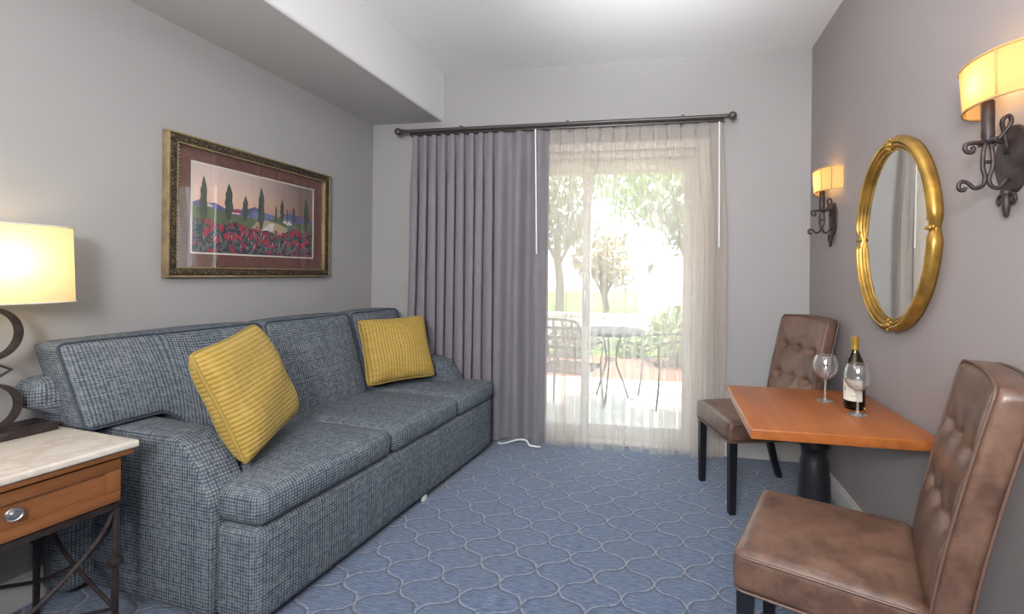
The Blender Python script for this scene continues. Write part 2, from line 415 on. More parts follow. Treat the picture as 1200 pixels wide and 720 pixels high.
# ================================================================ THE ROOM
R, L, D, C = .9685, -2.373, 3.407, 2.852
B0 = -2.6
SX, SZ = -1.757, 2.476
bm = new(); box(bm,(L-.12,B0-.12,-.12),(R+.12,D+.17,0)); struct('floor',bm,M['carpet'],label='blue carpet with a pale trellis pattern',cat='floor')
bm = new(); box(bm,(L-.12,B0-.12,C),(R+.12,D+.17,C+.12)); struct('ceiling',bm,M['white'],label='white painted ceiling',cat='ceiling')
bm = new(); box(bm,(L-.12,B0-.12,0),(L,D+.17,C)); struct('wall_left',bm,M['wall'],label='light grey wall behind the sofa',cat='wall')
bm = new(); box(bm,(R,B0-.12,0),(R+.12,D+.17,C)); struct('wall_right',bm,M['taupe'],label='taupe wall with the oval mirror',cat='wall')
bm = new(); box(bm,(L,B0-.12,0),(R,B0,C)); struct('wall_rear',bm,M['wall'],label='light grey wall behind the viewer',cat='wall')
DX0, DX1, DZ = -1.35, .24, 2.20
bm = new(); box(bm,(L,D,0),(DX0,D+.17,C)); box(bm,(DX1,D,0),(R,D+.17,C)); box(bm,(DX0,D,DZ),(DX1,D+.17,C))
struct('wall_back',bm,M['wall'],label='light grey wall around the patio door',cat='wall')
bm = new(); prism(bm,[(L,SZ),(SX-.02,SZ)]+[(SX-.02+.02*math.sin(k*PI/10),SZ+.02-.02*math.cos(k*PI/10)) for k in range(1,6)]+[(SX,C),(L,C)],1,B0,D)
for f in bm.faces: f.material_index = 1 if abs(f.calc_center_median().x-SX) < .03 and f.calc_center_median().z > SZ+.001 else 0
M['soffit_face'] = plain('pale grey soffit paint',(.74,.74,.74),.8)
M['soffit_under'] = plain('soffit underside with painted bounce light',(.50,.485,.475),.8)  # paler than the walls: bounce light painted into the tone
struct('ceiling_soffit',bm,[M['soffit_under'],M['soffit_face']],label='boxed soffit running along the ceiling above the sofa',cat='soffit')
def baseb(name, lo, hi, axis, lab):
    bm = new(); box(bm,lo,hi,.004,2); struct(name,bm,M['trim'],label=lab,cat='baseboard')
bm = new(); box(bm,(DX1+.06,D-.016,0),(R,D,.105),.004); box(bm,(DX1+.06,D-.011,.105),(R,D,.125),.003); box(bm,(L,D-.016,0),(DX0-.06,D,.105),.004); box(bm,(L,D-.011,.105),(DX0-.06,D,.125),.003)
struct('baseboard_back',bm,M['trim'],label='white baseboard on the patio door wall',cat='baseboard')
bm = new(); box(bm,(R-.016,B0,0),(R,D-.018,.105),.004); box(bm,(R-.011,B0,.105),(R,D-.018,.125),.003); struct('baseboard_right',bm,M['trim'],label='white baseboard on the taupe wall',cat='baseboard')
bm = new(); box(bm,(L,B0,0),(L+.016,D-.018,.105),.004); box(bm,(L,B0,.105),(L+.011,D-.018,.125),.003); struct('baseboard_left',bm,M['trim'],label='white baseboard behind the sofa',cat='baseboard')

# sliding patio door
dr = bpy.data.objects.new('door_1',None); COL.objects.link(dr); dr.location = (0,D,0); dr['kind'] = 'structure'; dr['label'] = 'white sliding glass patio door'; dr['category'] = 'door'
bm = new(); g = .001
box(bm,(DX0+g,.02,g),(DX0+.05,.15,DZ-g),.004); box(bm,(DX1-.05,.02,g),(DX1-g,.15,DZ-g),.004); box(bm,(DX0+.05,.02,DZ-.05),(DX1-.05,.15,DZ-g),.004); box(bm,(DX0+.05,.02,g),(DX1-.05,.15,.03),.004)
box(bm,(DX0-.055,-.012,0.001),(DX0+.004,0,DZ+.055),.004); box(bm,(DX1-.004,-.012,.001),(DX1+.055,0,DZ+.055),.004); box(bm,(DX0+.004,-.012,DZ-.004),(DX1-.004,0,DZ+.055),.004)
struct('door_frame',bm,M['vinyl'],dr)
def leaf(name, x0, x1, y0, y1):
    z0, z1 = .032, DZ-.052; w = .065
    bm = new(); box(bm,(x0,y0,z0),(x0+w,y1,z1),.005); box(bm,(x1-w,y0,z0),(x1,y1,z1),.005); box(bm,(x0+w,y0,z1-.07),(x1-w,y1,z1),.005); box(bm,(x0+w,y0,z0),(x1-w,y1,z0+.10),.005)
    o = struct(name,bm,M['vinyl'],dr)
    bm = new(); ym = (y0+y1)/2; box(bm,(x0+w-.004,ym-.003,z0+.096),(x1-w+.004,ym+.003,z1-.066)); obj('glass_pane',bm,M['pane'],o)
    return o
leaf('fixed_panel',-.64,DX1-.052,.095,.135); sl = leaf('sliding_panel',DX0+.052,-.565,.045,.085)
bm = new(); tube(bm,spline([(-.60,.045,.92),(-.60,.02,.95),(-.60,.015,1.05),(-.60,.02,1.15),(-.60,.045,1.18)],6),.009); obj('door_handle',bm,M['pewter'],sl)

# ================================================================ SOFA
sofa = thing('sofa','three-cushion blue-grey tweed sofa with sloping arms against the left wall','sofa',(-1.385,1.365,0),math.radians(-5))
SL = 1.825
bm = new(); soft(bm,(-.56,SL/2,.2),(.37,SL/2-.147,.165),.02,(8,20,4)); obj('base',bm,M['tweed'],sofa,sharp=0)
bm = new(); soft(bm,(-.096,SL/2,.2),(.096,SL/2-.002,.171),.032,(6,20,6),(.006,0,.004)); obj('front_rail',bm,M['tweed'],sofa,sharp=0)
def arm(y0):
    bm = new(); pts = [(-.93,.03),(-.205,.03),(-.20,.40),(-.222,.465),(-.275,.55),(-.345,.63),(-.41,.657),(-.93,.672)]
    prism(bm,pts,1,y0,y0+.145,.012,3); return obj('arm',bm,M['tweed'],sofa,sharp=50)
arm(0); arm(SL-.145)
bm = new(); soft(bm,(-.885,SL/2-.045,.455),(.07,SL/2+.05,.42),.05,(6,24,16),(.01,0,.01),lambda p: (p.x,p.y-.085*ss(.728,.75,p.z)*ss(.3,0,p.y) if p.y < .3 else p.y,p.z)); obj('back_frame',bm,M['tweed'],sofa,sharp=0)
def seatc(y0, y1, tn=False, tf=False):
    bm = new(); x0, x1 = -.70, .012; cy = (y0+y1)/2
    def df(p):
        w = ss(-.225,-.185,p.x); yl = y0+(.147 if tn else .0)*(1-w); yr = y1-(.147 if tf else 0)*(1-w)
        t = (p.y-y0)/(y1-y0); return (p.x,yl+t*(yr-yl),p.z)
    soft(bm,((x0+x1)/2,cy,.437),((x1-x0)/2,(y1-y0)/2-.003,.067),.042,(26,14,3),(.008,.0,.018),df)
    o = obj('seat_cushion',bm,M['tweed'],sofa,sharp=0)
    bm = new(); zz = .4645+.02; fr = [(x1-.006,y0+.03,.492),(x1-.004,cy,.497),(x1-.006,y1-.03,.492)]
    return o
seatc(.002,.712,True,False); seatc(.714,1.335); seatc(1.337,SL-.002,False,True)
def backc(y0, y1, near=False, far=False):
    ht, cy, hw = .078, (y0+y1)/2, (y1-y0)/2-.003; zb, zt = .47, 1.0; hh = (zt-zb)/2
    def df(p):
        z = p.z
        lift = ((1-ss(.150,.36,p.y)) if near else 0)+(ss(SL-.185,SL-.150,p.y) if far else 0)
        t = (z-zb)/(zt-zb); lo = zb+(.675-zb)*lift
        z2 = lo+t*(zt-lo)
        return (p.x-.79-.34*(z2-.74),p.y-(.03*(z2-.7)/.3 if near and p.y < .2 else 0),z2)
    bm = new(); soft(bm,(0,cy,(zb+zt)/2),(ht,hw,hh),.035,(4,30,18),(.030,.0,.010),df)
    o = obj('back_cushion',bm,M['tweed'],sofa,sharp=0)
    bm = new(); tube(bm,[df(Vector((ht-.008,y+cy,z+(zb+zt)/2))) for y,z in [(p.x,p.y) for p in dense(rrect(hw-.004,hh-.004,.035),30)]],.0042,6,True); obj('piping',bm,M['welt'],o,sharp=0)
backc(-.10,.690,True); backc(.694,1.312); backc(1.316,SL-.02,False,True)
for x in (-.88,-.09):
    for y in (.07,SL-.07):
        bm = new(); prism(bm,rrect(.028,.028,.006,2),2,0,.032); bmesh.ops.translate(bm,vec=(x,y,0),verts=bm.verts); obj('foot',bm,M['black'],sofa)
bm = new(); box(bm,(-.030,1.00,0),(-.010,1.03,.034),.003); f_ = obj('support_foot',bm,M['plastic_wht'],sofa); f_['label'] = 'small white foot under the middle of the sofa front'

# ---------------------------------------------------------------- throw pillows
def pillow(label, ctr, eu, ev, half, vert_ribs=False):
    eu = Vector(eu).normalized(); ev = Vector(ev); ev = (ev-eu*ev.dot(eu)).normalized(); nn = eu.cross(ev)
    root = thing('throw_pillow',label,'pillow',ctr,0,'mustard throw pillows on the sofa')
    X = Matrix((eu,ev,nn)).transposed().to_4x4()
    bm = new(); uvl = bm.loops.layers.uv.active; fl = bm.faces.layers.int['mapped']; n = 72; T = .098
    rnd = random.Random(ctr[1])
    ph = [rnd.uniform(0,6) for _ in range(4)]
    def P(u,v,s):
        kc = 1-.045*(u*v)**6; x = half*u*(1-.065*(1-v*v))*kc; y = half*v*(1-.065*(1-u*u))*kc
        e = max(0,(1-abs(u)**2.6))*max(0,(1-abs(v)**2.6)); z = s*T*e**.42
        z += s*.007*e*(math.sin(4*u+ph[0]+2*v)+math.sin(5*v+ph[1]-3*u))
        rib = (x if vert_ribs else y)
        z += s*.0009*math.sin(2*PI*rib/.0185)*ss(.3,.7,e)
        return Vector((x,y,z)), ((y,x) if vert_ribs else (x,y))
    cs = [math.sin((i/n-.5)*PI) for i in range(n+1)]
    cs = [.5*c_+.5*(2*i/n-1) for i,c_ in enumerate(cs)]
    for s in (1,-1):
        g = [[P(u,v,s) for u in cs] for v in cs]; vs = [[bm.verts.new(X @ q[0]) for q in row] for row in g]
        for j in range(n):
            for i in range(n):
                ids = [(j,i),(j,i+1),(j+1,i+1),(j+1,i)]
                if s < 0: ids.reverse()
                f = bm.faces.new([vs[a][b] for a,b in ids]); f[fl] = 1
                for l,(a,b) in zip(f.loops,ids): l[uvl].uv = g[a][b][1]
    bmesh.ops.remove_doubles(bm,verts=bm.verts,dist=.0004)
    cv = obj('cover',bm,M['yellow'],root,sharp=0,recalc=True)
    bm = new(); e = []
    m_ = 24
    for k in range(m_): e.append(P(-1+2*k/m_,-1,1)[0])
    for k in range(m_): e.append(P(1,-1+2*k/m_,1)[0])
    for k in range(m_): e.append(P(1-2*k/m_,1,1)[0])
    for k in range(m_): e.append(P(-1,1-2*k/m_,1)[0])
    tube(bm,e,.0075,8,True,X); obj('piping',bm,M['yellow_welt'],root,sharp=0)
    return root
eu = Vector((-.316,.949,0)); ev = Vector((-.147,-.049,.43)).normalized(); a_ = math.radians(8)
pillow('mustard ribbed pillow leaning on the sofa near the lamp',(-1.713,1.655,.782),eu*math.cos(a_)+ev*math.sin(a_),ev*math.cos(a_)-eu*math.sin(a_),.236)
pillow('mustard ribbed pillow in the sofa corner beside the grey curtain',(-1.788,2.851,.757),(.6,.77,.02),(-.20,.08,.42),.225,True)

# ================================================================ END TABLE AND LAMP
et = thing('end_table','end table with marble top, wooden drawer and iron base beside the sofa','table',(-2.068,1.0415,0),math.radians(-6.5))
hx, hy = .262, .28
bm = new(); box(bm,(-hx,-hy,.665),(hx,hy,.69),.008,4); obj('marble_top',bm,M['marble'],et)
bm = new(); box(bm,(-hx+.015,-hy+.015,.645),(hx-.012,hy-.012,.664),.004); box(bm,(-hx+.03,-hy+.035,.49),(hx-.042,hy-.035,.645),.002); obj('drawer_case',bm,M['honey'],et)
bm = new(); fx = hx-.041
def frame_ring(bm, y0, y1, z0, z1, w, x0, x1, bev=.002):
    box(bm,(x0,y0,z0),(x1,y1,z0+w),bev); box(bm,(x0,y0,z1-w),(x1,y1,z1),bev); box(bm,(x0,y0,z0+w),(x1,y0+w,z1-w),bev); box(bm,(x0,y1-w,z0+w),(x1,y1,z1-w),bev)
frame_ring(bm,-hy+.04,hy-.04,.495,.638,.036,fx,fx+.018,.003); box(bm,(fx,-hy+.074,.529),(fx+.007,hy-.074,.604)); frame_ring(bm,-hy+.075,hy-.075,.530,.603,.006,fx,fx+.012,.002)
dw = obj('drawer',bm,M['honey'],et)
bm = new(); RX = Matrix.Translation((fx+.007,-.012,.573)) @ Matrix.Rotation(PI/2,4,'Y')
lathe(bm,[(0,0),(.008,0),(.008,.016),(.019,.018),(.0205,.023),(.018,.027),(.015,.025),(.012,.026),(.009,.031),(0,.033)],28,(0,0,0),RX); obj('knob',bm,M['pewter'],dw)
lx, ly = hx-.045, hy-.042
bm = new()
for s in (-1,1):
    box(bm,(-lx,s*ly-.011,.466),(lx,s*ly+.011,.489),.003); box(bm,(s*lx-.011,-ly,.466),(s*lx+.011,ly,.489),.003)
obj('iron_rail',bm,M['iron'],et)
for sx in (-1,1):
    for sy in (-1,1):
        bm = new(); box(bm,(sx*lx-.008,sy*ly-.008,0),(sx*lx+.008,sy*ly+.008,.466),.003)
        lg = obj('leg',bm,M['iron'],et)
        bm = new(); box(bm,(sx*lx-.016,sy*ly-.016,.272),(sx*lx+.016,sy*ly+.016,.298),.004); obj('collar',bm,M['iron'],lg)
for sx in (-1,1):
    for a_ in (1,-1):
        pts = [(sx*lx,a_*ly*.98,.462),(sx*lx,a_*ly*.80,.38),(sx*lx,a_*ly*.30,.27),(sx*lx,-a_*ly*.35,.19),(sx*lx,-a_*ly*.95,.13)]
        bm = new(); tube(bm,spline(pts,8),.0065,8); obj('curved_brace',bm,M['iron'],et)
for sy in (-1,1):
    for a_ in (1,-1):
        pts = [(a_*lx*.98,sy*ly,.462),(a_*lx*.8,sy*ly,.38),(a_*lx*.3,sy*ly,.27),(-a_*lx*.35,sy*ly,.19),(-a_*lx*.95,sy*ly,.13)]
        bm = new(); tube(bm,spline(pts,8),.0065,8); obj('curved_brace',bm,M['iron'],et)

tl = thing('table_lamp','table lamp with cream shade and looped bronze stem on the marble top','lamp',(-2.245,1.165,.69),math.radians(-6.5))
bm = new(); box(bm,(-.075,-.15,0),(.062,.15,.03),.004); lb = obj('base',bm,M['iron'],tl)
bm = new(); box(bm,(-.02,.085,.03),(.03,.115,.033),.001); obj('outlet',bm,M['black'],lb)
def ringband(bm, zc, ry, rz, wd=.016, th=.006, n=40):
    pr = []
    for k in range(n):
        a = 2*PI*k/n; pr.append([bm.verts.new((x,(ry+d)*math.cos(a),zc+(rz+d)*math.sin(a))) for x,d in ((-wd,-th),(wd,-th),(wd,th),(-wd,th))])
    for k in range(n):
        A, B = pr[k], pr[(k+1)%n]
        for j in range(4): bm.faces.new([A[j],A[(j+1)%4],B[(j+1)%4],B[j]])
for zc, rz in ((.11,.078),(.36,.085)):
    bm = new(); ringband(bm,zc,.072,rz); obj('stem_loop',bm,M['iron'],tl)
bm = new(); tube(bm,[(0,-.055,.232),(0,0,.27),(0,.055,.232),(0,0,.194)],.006,8,True); obj('stem_link',bm,M['iron'],tl)
bm = new(); lathe(bm,[(0,.445),(.008,.445),(.008,.50),(.02,.50),(.02,.56),(0,.56)],16); obj('socket',bm,M['iron'],tl)
bm = new(); z0, z1 = .465, .735; n = 64
ring = lambda a, b, z, p=3.2: [(math.copysign(abs(math.cos(2*PI*k/n))**(2/p),math.cos(2*PI*k/n))*a,math.copysign(abs(math.sin(2*PI*k/n))**(2/p),math.sin(2*PI*k/n))*b,z) for k in range(n)]
def shell(bm, rings):
    vs = [[bm.verts.new(p) for p in r] for r in rings]
    for A,B in zip(vs,vs[1:]):
        for k in range(n): bm.faces.new([A[k],A[(k+1)%n],B[(k+1)%n],B[k]])
shell(bm,[ring(.110,.202,z0),ring(.107,.198,(z0+z1)/2),ring(.104,.194,z1)]); obj('lamp_shade',bm,M['lampshade'],tl,recalc=True)
bm = new(); tube(bm,ring(.110,.202,z0),.003,6,True); obj('shade_rim',bm,M['paper'],tl)
bm = new(); tube(bm,ring(.104,.194,z1),.003,6,True); obj('shade_rim',bm,M['paper'],tl)
bm = new(); lathe(bm,[(0,.56),(.014,.56),(.028,.60),(.03,.625),(.02,.65),(0,.658)],20); obj('bulb',bm,M['bulb'],tl)
light('lamp_bulb_light','POINT',(-2.22,1.165,1.30),None,2.6,(1,.80,.52),shadow_soft_size=.05)

# ================================================================ PICTURE
pic = thing('framed_picture','landscape print of cypress trees and red flowers in an antique gold frame','picture',(L,0,0))
y0, y1, z0, z1 = 1.80, 2.88, 1.237, 1.947
def pframe(bm, d0, d1, prof_x0, prof_x1, bev=.003, mi=0):
    """rectangular ring from inset d0 to inset d1"""
    a0, a1, c0, c1 = y0+d0, y1-d0, z0+d0, z1-d0; w = d1-d0
    frame_ring(bm,a0,a1,c0,c1,w,prof_x0,prof_x1,bev)
bm = new(); pframe(bm,0,.010,.001,.040); pframe(bm,.044,.052,.008,.034); 
fr = obj('frame',bm,M['gilt'],pic)
bm = new(); pframe(bm,.010,.044,.004,.037,.006); obj('carved_band',bm,M['carved'],fr)
bm = new()
for (ya,yb,za,zb) in ((y0+.05,y1-.05,z0+.05,None),(y0+.05,y1-.05,z1-.05,None),(y0+.05,None,z0+.05,z1-.05),(y1-.05,None,z0+.05,z1-.05)):
    if zb is None:
        k_ = int((yb-ya)/.018)
        for i in range(k_+1): bmesh.ops.create_icosphere(bm,subdivisions=1,radius=.0045,matrix=Matrix.Translation((.037,ya+(yb-ya)*i/k_,za)))
    else:
        k_ = int((zb-za)/.018)
        for i in range(1,k_): bmesh.ops.create_icosphere(bm,subdivisions=1,radius=.0045,matrix=Matrix.Translation((.037,ya,za+(zb-za)*i/k_)))
obj('bead_trim',bm,M['gilt'],fr)
M['mat_board'] = plain('brown mat board',(.15,.062,.05),.8,nscale=40,namt=.12)
bm = new(); box(bm,(.002,y0+.05,z0+.05),(.010,y1-.05,z1-.05)); obj('mat_board',bm,M['mat_board'],pic)
py0, py1, pz0, pz1 = 1.938, 2.745, 1.367, 1.822
bm = new(); frame_ring(bm,py0-.009,py1+.009,pz0-.009,pz1+.009,.009,.010,.0125,.001); obj('fillet',bm,M['paper'],pic)
def artmat(name, f): 
    m, t, b = mat(name); n = N(t); t.links.new(f(n),b.inputs['Base Color']); b.inputs['Roughness'].default_value = .6; return m
def ramp(n, v, stops):
    r = n.t.nodes.new('ShaderNodeValToRGB'); n.t.links.new(v,r.inputs[0])
    el = r.color_ramp.elements
    el[0].position, el[0].color = stops[0][0], (*stops[0][1],1); el[1].position, el[1].color = stops[-1][0], (*stops[-1][1],1)
    for p, c in stops[1:-1]:
        e = el.new(p); e.color = (*c,1)
    return r.outputs[0]
A_sky = artmat('print dusk sky', lambda n: n.mix(n.m('MULTIPLY',n.noise(n.scale(n.coord(),(1,3,11)),1.5,3),.5), ramp(n,n.m('DIVIDE',n.m('SUBTRACT',n.sep(n.coord())[2],1.5),.32),[(0,(.50,.13,.13)),(.25,(.60,.27,.19)),(.55,(.66,.42,.31)),(1,(.55,.46,.44))]), (.68,.55,.46)))
A_hill = artmat('print violet hills', lambda n: n.mix(n.noise(n.coord(),14,3),(.06,.07,.20),(.20,.17,.34)))
A_field = artmat('print tan field', lambda n: n.mix(n.noise(n.scale(n.coord(),(1,8,40)),1,3),(.34,.27,.16),(.56,.47,.30)))
A_green = artmat('print green slope', lambda n: n.mix(n.noise(n.coord(),30,3),(.05,.09,.05),(.20,.24,.12)))
A_red = artmat('print red flowers', lambda n: n.mix(n.step(n.noise(n.coord(),30,4,.65),.53,.60), n.mix(n.step(n.noise(n.coord(),60,3),.4,.65),(.03,.045,.07),(.15,.19,.17)), n.mix(n.noise(n.coord(),70,2),(.22,.012,.03),(.52,.04,.085))))
A_tree = artmat('print cypress green', lambda n: n.mix(n.noise(n.scale(n.coord(),(1,90,30)),1,2),(.02,.035,.03),(.11,.14,.11)))
A_blue = artmat('print blue roof', lambda n: n.mix(n.noise(n.coord(),50,2),(.08,.11,.28),(.25,.30,.45)))
A_pale = artmat('print pale stroke', lambda n: n.mix(n.noise(n.coord(),60,2),(.55,.50,.48),(.75,.72,.70)))
A_dred = artmat('print red roof', lambda n: n.mix(n.noise(n.coord(),50,2),(.30,.018,.04),(.58,.06,.11)))
arts = [A_sky,A_hill,A_field,A_green,A_red,A_tree,A_blue,A_pale,A_dred]
bm = new(); box(bm,(.010,py0,pz0),(.0112,py1,pz1),0,mi=0)
def art(pts, lay, mi):
    vs = [bm.verts.new((.0112+.00012*lay,py0+u*(py1-py0),pz0+v*(pz1-pz0))) for u,v in pts]; f = bm.faces.new(vs); f.material_index = mi
art([(0,.40)]+[(k/20,.56+.035*math.sin(k*.9)+.02*math.sin(k*2.3)) for k in range(21)]+[(1,.40)],1,1)
art([(.0,.30)]+[(k/20,.50+.03*math.sin(k*.6+1)) for k in range(21)]+[(1,.30)],2,3)
art([(.40,.30),(.46,.42),(.54,.46),(.64,.44),(.74,.38),(.78,.30)],3,2); art([(.50,.32),(.58,.43),(.62,.43),(.60,.32)],4,7)
art([(.66,.50),(.72,.56),(.80,.47),(.75,.42)],4,6); art([(.68,.47),(.74,.50),(.79,.44),(.74,.43)],5,7)
art([(.24,.50),(.28,.545),(.34,.52),(.33,.49)],4,8); art([(.25,.485),(.33,.485),(.33,.502),(.25,.502)],5,7)
art([(.05,.55),(.10,.57),(.135,.55),(.13,.53),(.05,.53)],4,7); art([(.38,.46),(.44,.56),(.56,.55),(.62,.50),(.55,.45)],3,6)
art([(0,0),(0,.36)]+[(k/20,.36+.03*math.sin(k*1.3)+(-.06 if 9<k<15 else .0)) for k in range(21)]+[(1,0)],6,4)
for (u,b_,t_,w) in ((.07,.30,.86,.030),(.245,.40,.83,.036),(.37,.42,.72,.028),(.50,.33,.86,.034),(.63,.44,.68,.010),(.685,.44,.77,.022),(.735,.46,.66,.012),(.80,.44,.69,.018),(.925,.36,.83,.030)):
    pts = []
    for k in range(12): 
        t = k/11; pts.append((u+w*(math.sin(PI*min(1,t*.9+.08))**.7)*(1+.18*math.sin(k*5))*.8,b_+(t_-b_)*t))
    pts.append((u,t_+.02))
    for k in reversed(range(12)):
        t = k/11; pts.append((u-w*(math.sin(PI*min(1,t*.9+.08))**.7)*(1+.18*math.sin(k*4+1))*.8,b_+(t_-b_)*t))
    art(pts,8,5)
rp = random.Random(3)
for k in range(60):
    u = rp.uniform(.03,.97); v = rp.uniform(.12,.37); rr = rp.uniform(.008,.020)
    art([(u+rr*math.cos(a*PI/4)*(1+rp.uniform(-.3,.3)),v+1.7*rr*math.sin(a*PI/4)*(1+rp.uniform(-.3,.3))) for a in range(8)],9+k%5,8)
for k in range(46):
    u = rp.uniform(.04,.93); v = rp.uniform(.03,.22); dx = rp.uniform(-.03,.03); dv = rp.uniform(.04,.11)
    art([(u,v),(u+dx*.5+.004,v+dv*.6),(u+dx,v+dv),(u+dx*.5,v+dv*.62)],15+k%4,7 if k%3 else 3)
obj('painting',bm,arts,pic,sharp=0,recalc=False)
bm = new(); box(bm,(.0165,y0+.052,z0+.052),(.0185,y1-.052,z1-.052)); obj('glass',bm,M['picture_glass'],pic)

# ================================================================ CURTAINS
RZ, RY = 2.372, 3.285
rod = thing('curtain_rod','dark bronze curtain rod with ball ends above the patio door','curtain rod',(0,RY,RZ))
bm = new(); tube(bm,[(-2.03,0,0),(.39,0,0)],.0135,16); obj('front_pole',bm,M['rod'],rod)
bm = new(); box(bm,(-2.0,.035,-.022),(.385,.066,.010),.004); obj('track',bm,M['rod'],rod)
for x in (-2.03,.39):
    s = 1 if x > 0 else -1
    bm = new(); Mx = Matrix.Translation((x,0,0)) @ Matrix.Rotation(s*PI/2,4,'Y')
    lathe(bm,[(0,0),(.018,0),(.018,.008),(.011,.011),(.011,.016)]+[(.029*math.sin(a),.042-.029*math.cos(a)) for a in [.4+k*(PI-.4)/14 for k in range(15)]],24,(0,0,0),Mx); obj('finial',bm,M['rod'],rod)
for x in (-1.55,-.72,.10):
    bm = new(); box(bm,(x-.011,-.004,.010),(x+.011,D-RY-.0005,.024),.003); box(bm,(x-.016,D-RY-.006,-.03),(x+.016,D-RY-.0005,.05),.003); obj('bracket',bm,M['rod'],rod)

def drape(bm, X, Y, t0, t1, n, z0, z1, rows, mi=0, scallop=0.0):
    rowsv = []
    for j in range(rows+1):
        h = j/rows; z = z1+(z0-z1)*h
        rowsv.append([bm.verts.new((X(t0+(t1-t0)*i/n,h),Y(t0+(t1-t0)*i/n,h),z+scallop*max(0,1-h*12)*math.cos(2*PI*(t0+(t1-t0)*i/n)+PI))) for i in range(n+1)])
    for A,B in zip(rowsv,rowsv[1:]):
        for i in range(n): f = bm.faces.new([A[i],A[i+1],B[i+1],B[i]]); f.material_index = mi
# grey blackout panel: tight folds on its left, broad soft ones on its right
NF = 12.0
def gx0(t):      # t in folds
    return -1.985+.0775*t if t < 9.5 else -1.985+.0775*9.5+(t-9.5)*.148
def GX(t,h):
    e = 1 if t < 9.5 else .9
    base = gx0(t)+.008*math.sin(t*2.1+3*h)*h
    base += -.035*h**2*(1 if t < .6 else max(0,1-(t-.6)*.5))
    return base+.020*(1 if t < 9.5 else .25)*math.sin(4*PI*t)*(.35+.65*min(1,h*5))
def GY(t,h):
    e = 1 if t < 9.5 else 1.05
    return 3.335+.041*e*(.55+.45*min(1,h*6))*math.cos(2*PI*t)*(1+.15*math.sin(t*3.7))*(.9 if h > .93 else 1)
gc = thing('blackout_curtain','grey blackout curtain gathered in folds left of the sheer','curtain',(0,0,0))
bm = new(); drape(bm,GX,GY,0,NF,300,.018,2.345,40); obj('panel',bm,M['drape'],gc,sharp=0,recalc=False)
bm = new(); pts = [(-1.215,3.268,.012),(-1.17,3.262,.014),(-1.11,3.262,.035),(-1.05,3.262,.052),(-.995,3.262,.050),(-.972,3.262,.018),(-.93,3.265,.010),(-.89,3.27,.008)]
tube(bm,spline(pts,8),.006,8); hm = obj('lining_hem',bm,M['plastic_wht'],gc); hm['label'] = 'white lining edge showing at the curtain hem'
bm = new(); tube(bm,[(-.955,3.262,2.335),(-.935,3.262,1.42)],.0055,10); w_ = obj('pull_wand',bm,M['plastic_wht'],gc); w_['label'] = 'white pull wand'
# sheer
NS = 13.0
def sx0(t,h):
    u = t/NS; top = -.868+1.248*u
    # lower down the cloth gathers in two bands
    xs = [0,.07,.24,.60,.76,1.0]; ys = [-.868,-.79,-.655,-.02,.17,.408]
    k = 0
    while k < len(xs)-2 and u > xs[k+1]: k += 1
    low = ys[k]+(ys[k+1]-ys[k])*(u-xs[k])/(xs[k+1]-xs[k])
    w = ss(0,.35,h); return top+(low-top)*w
def SXf(t,h): return sx0(t,h)+.030*math.sin(4*PI*t+.5*math.sin(t*1.7)*min(1,h*4))+.006*math.sin(t*2.9+5*h)*h
def SYf(t,h):
    k = .80+.02*min(1,h*7)
    return 3.342+.040*k*math.cos(2*PI*t+.5*math.sin(t*.9))*(1+.2*math.sin(t*2.3+2*h))+.016*math.cos(2*PI*t/3.1+.4)*h-.010*h
sc = thing('sheer_curtain','ivory sheer curtain hanging across the patio door','curtain',(0,0,0))
bm = new(); drape(bm,SXf,SYf,0,NS,520,.016,2.330,48,0,.013); obj('panel',bm,M['sheer'],sc,sharp=0,recalc=False)
bm = new(); tube(bm,[(.345,3.268,2.33),(.352,3.268,1.47)],.0055,10); w_ = obj('pull_wand',bm,M['plastic_wht'],sc); w_['label'] = 'white pull wand'

# ================================================================ DINING TABLE
dt = thing('dining_table','small cherry wood table on a black pedestal against the taupe wall','table',(.63,2.12,0))
bm = new(); box(bm,(-.318,-.342,.681),(.315,.345,.719),.004,3); tp = obj('tabletop',bm,M['cherry'],dt)
bm = new(); lathe(bm,[(0,.0),(.0,.0)],3) if False else None
lathe(bm,[(0,.681),(.11,.681),(.11,.668),(.064,.664),(.058,.60),(.063,.575),(.063,.56),(.053,.55),(.050,.52),(.056,.50),(.063,.42),(.066,.33),(.064,.25),(.058,.20),(.07,.18),(.075,.14),(.062,.12),(0,.12)],36)
obj('pedestal_column',bm,M['black'],dt)
for k in range(4):
    a = PI/4+k*PI/2; Rz = Matrix.Rotation(a,4,'Z')
    bm = new(); tube(bm,spline([(.03,0,.17),(.09,0,.155),(.15,0,.10),(.20,0,.05),(.255,0,.022)],6),[.032]*7+[.030]*6+[.027]*6+[.023]*6,12,False,Rz); obj('pedestal_foot',bm,M['black'],dt)

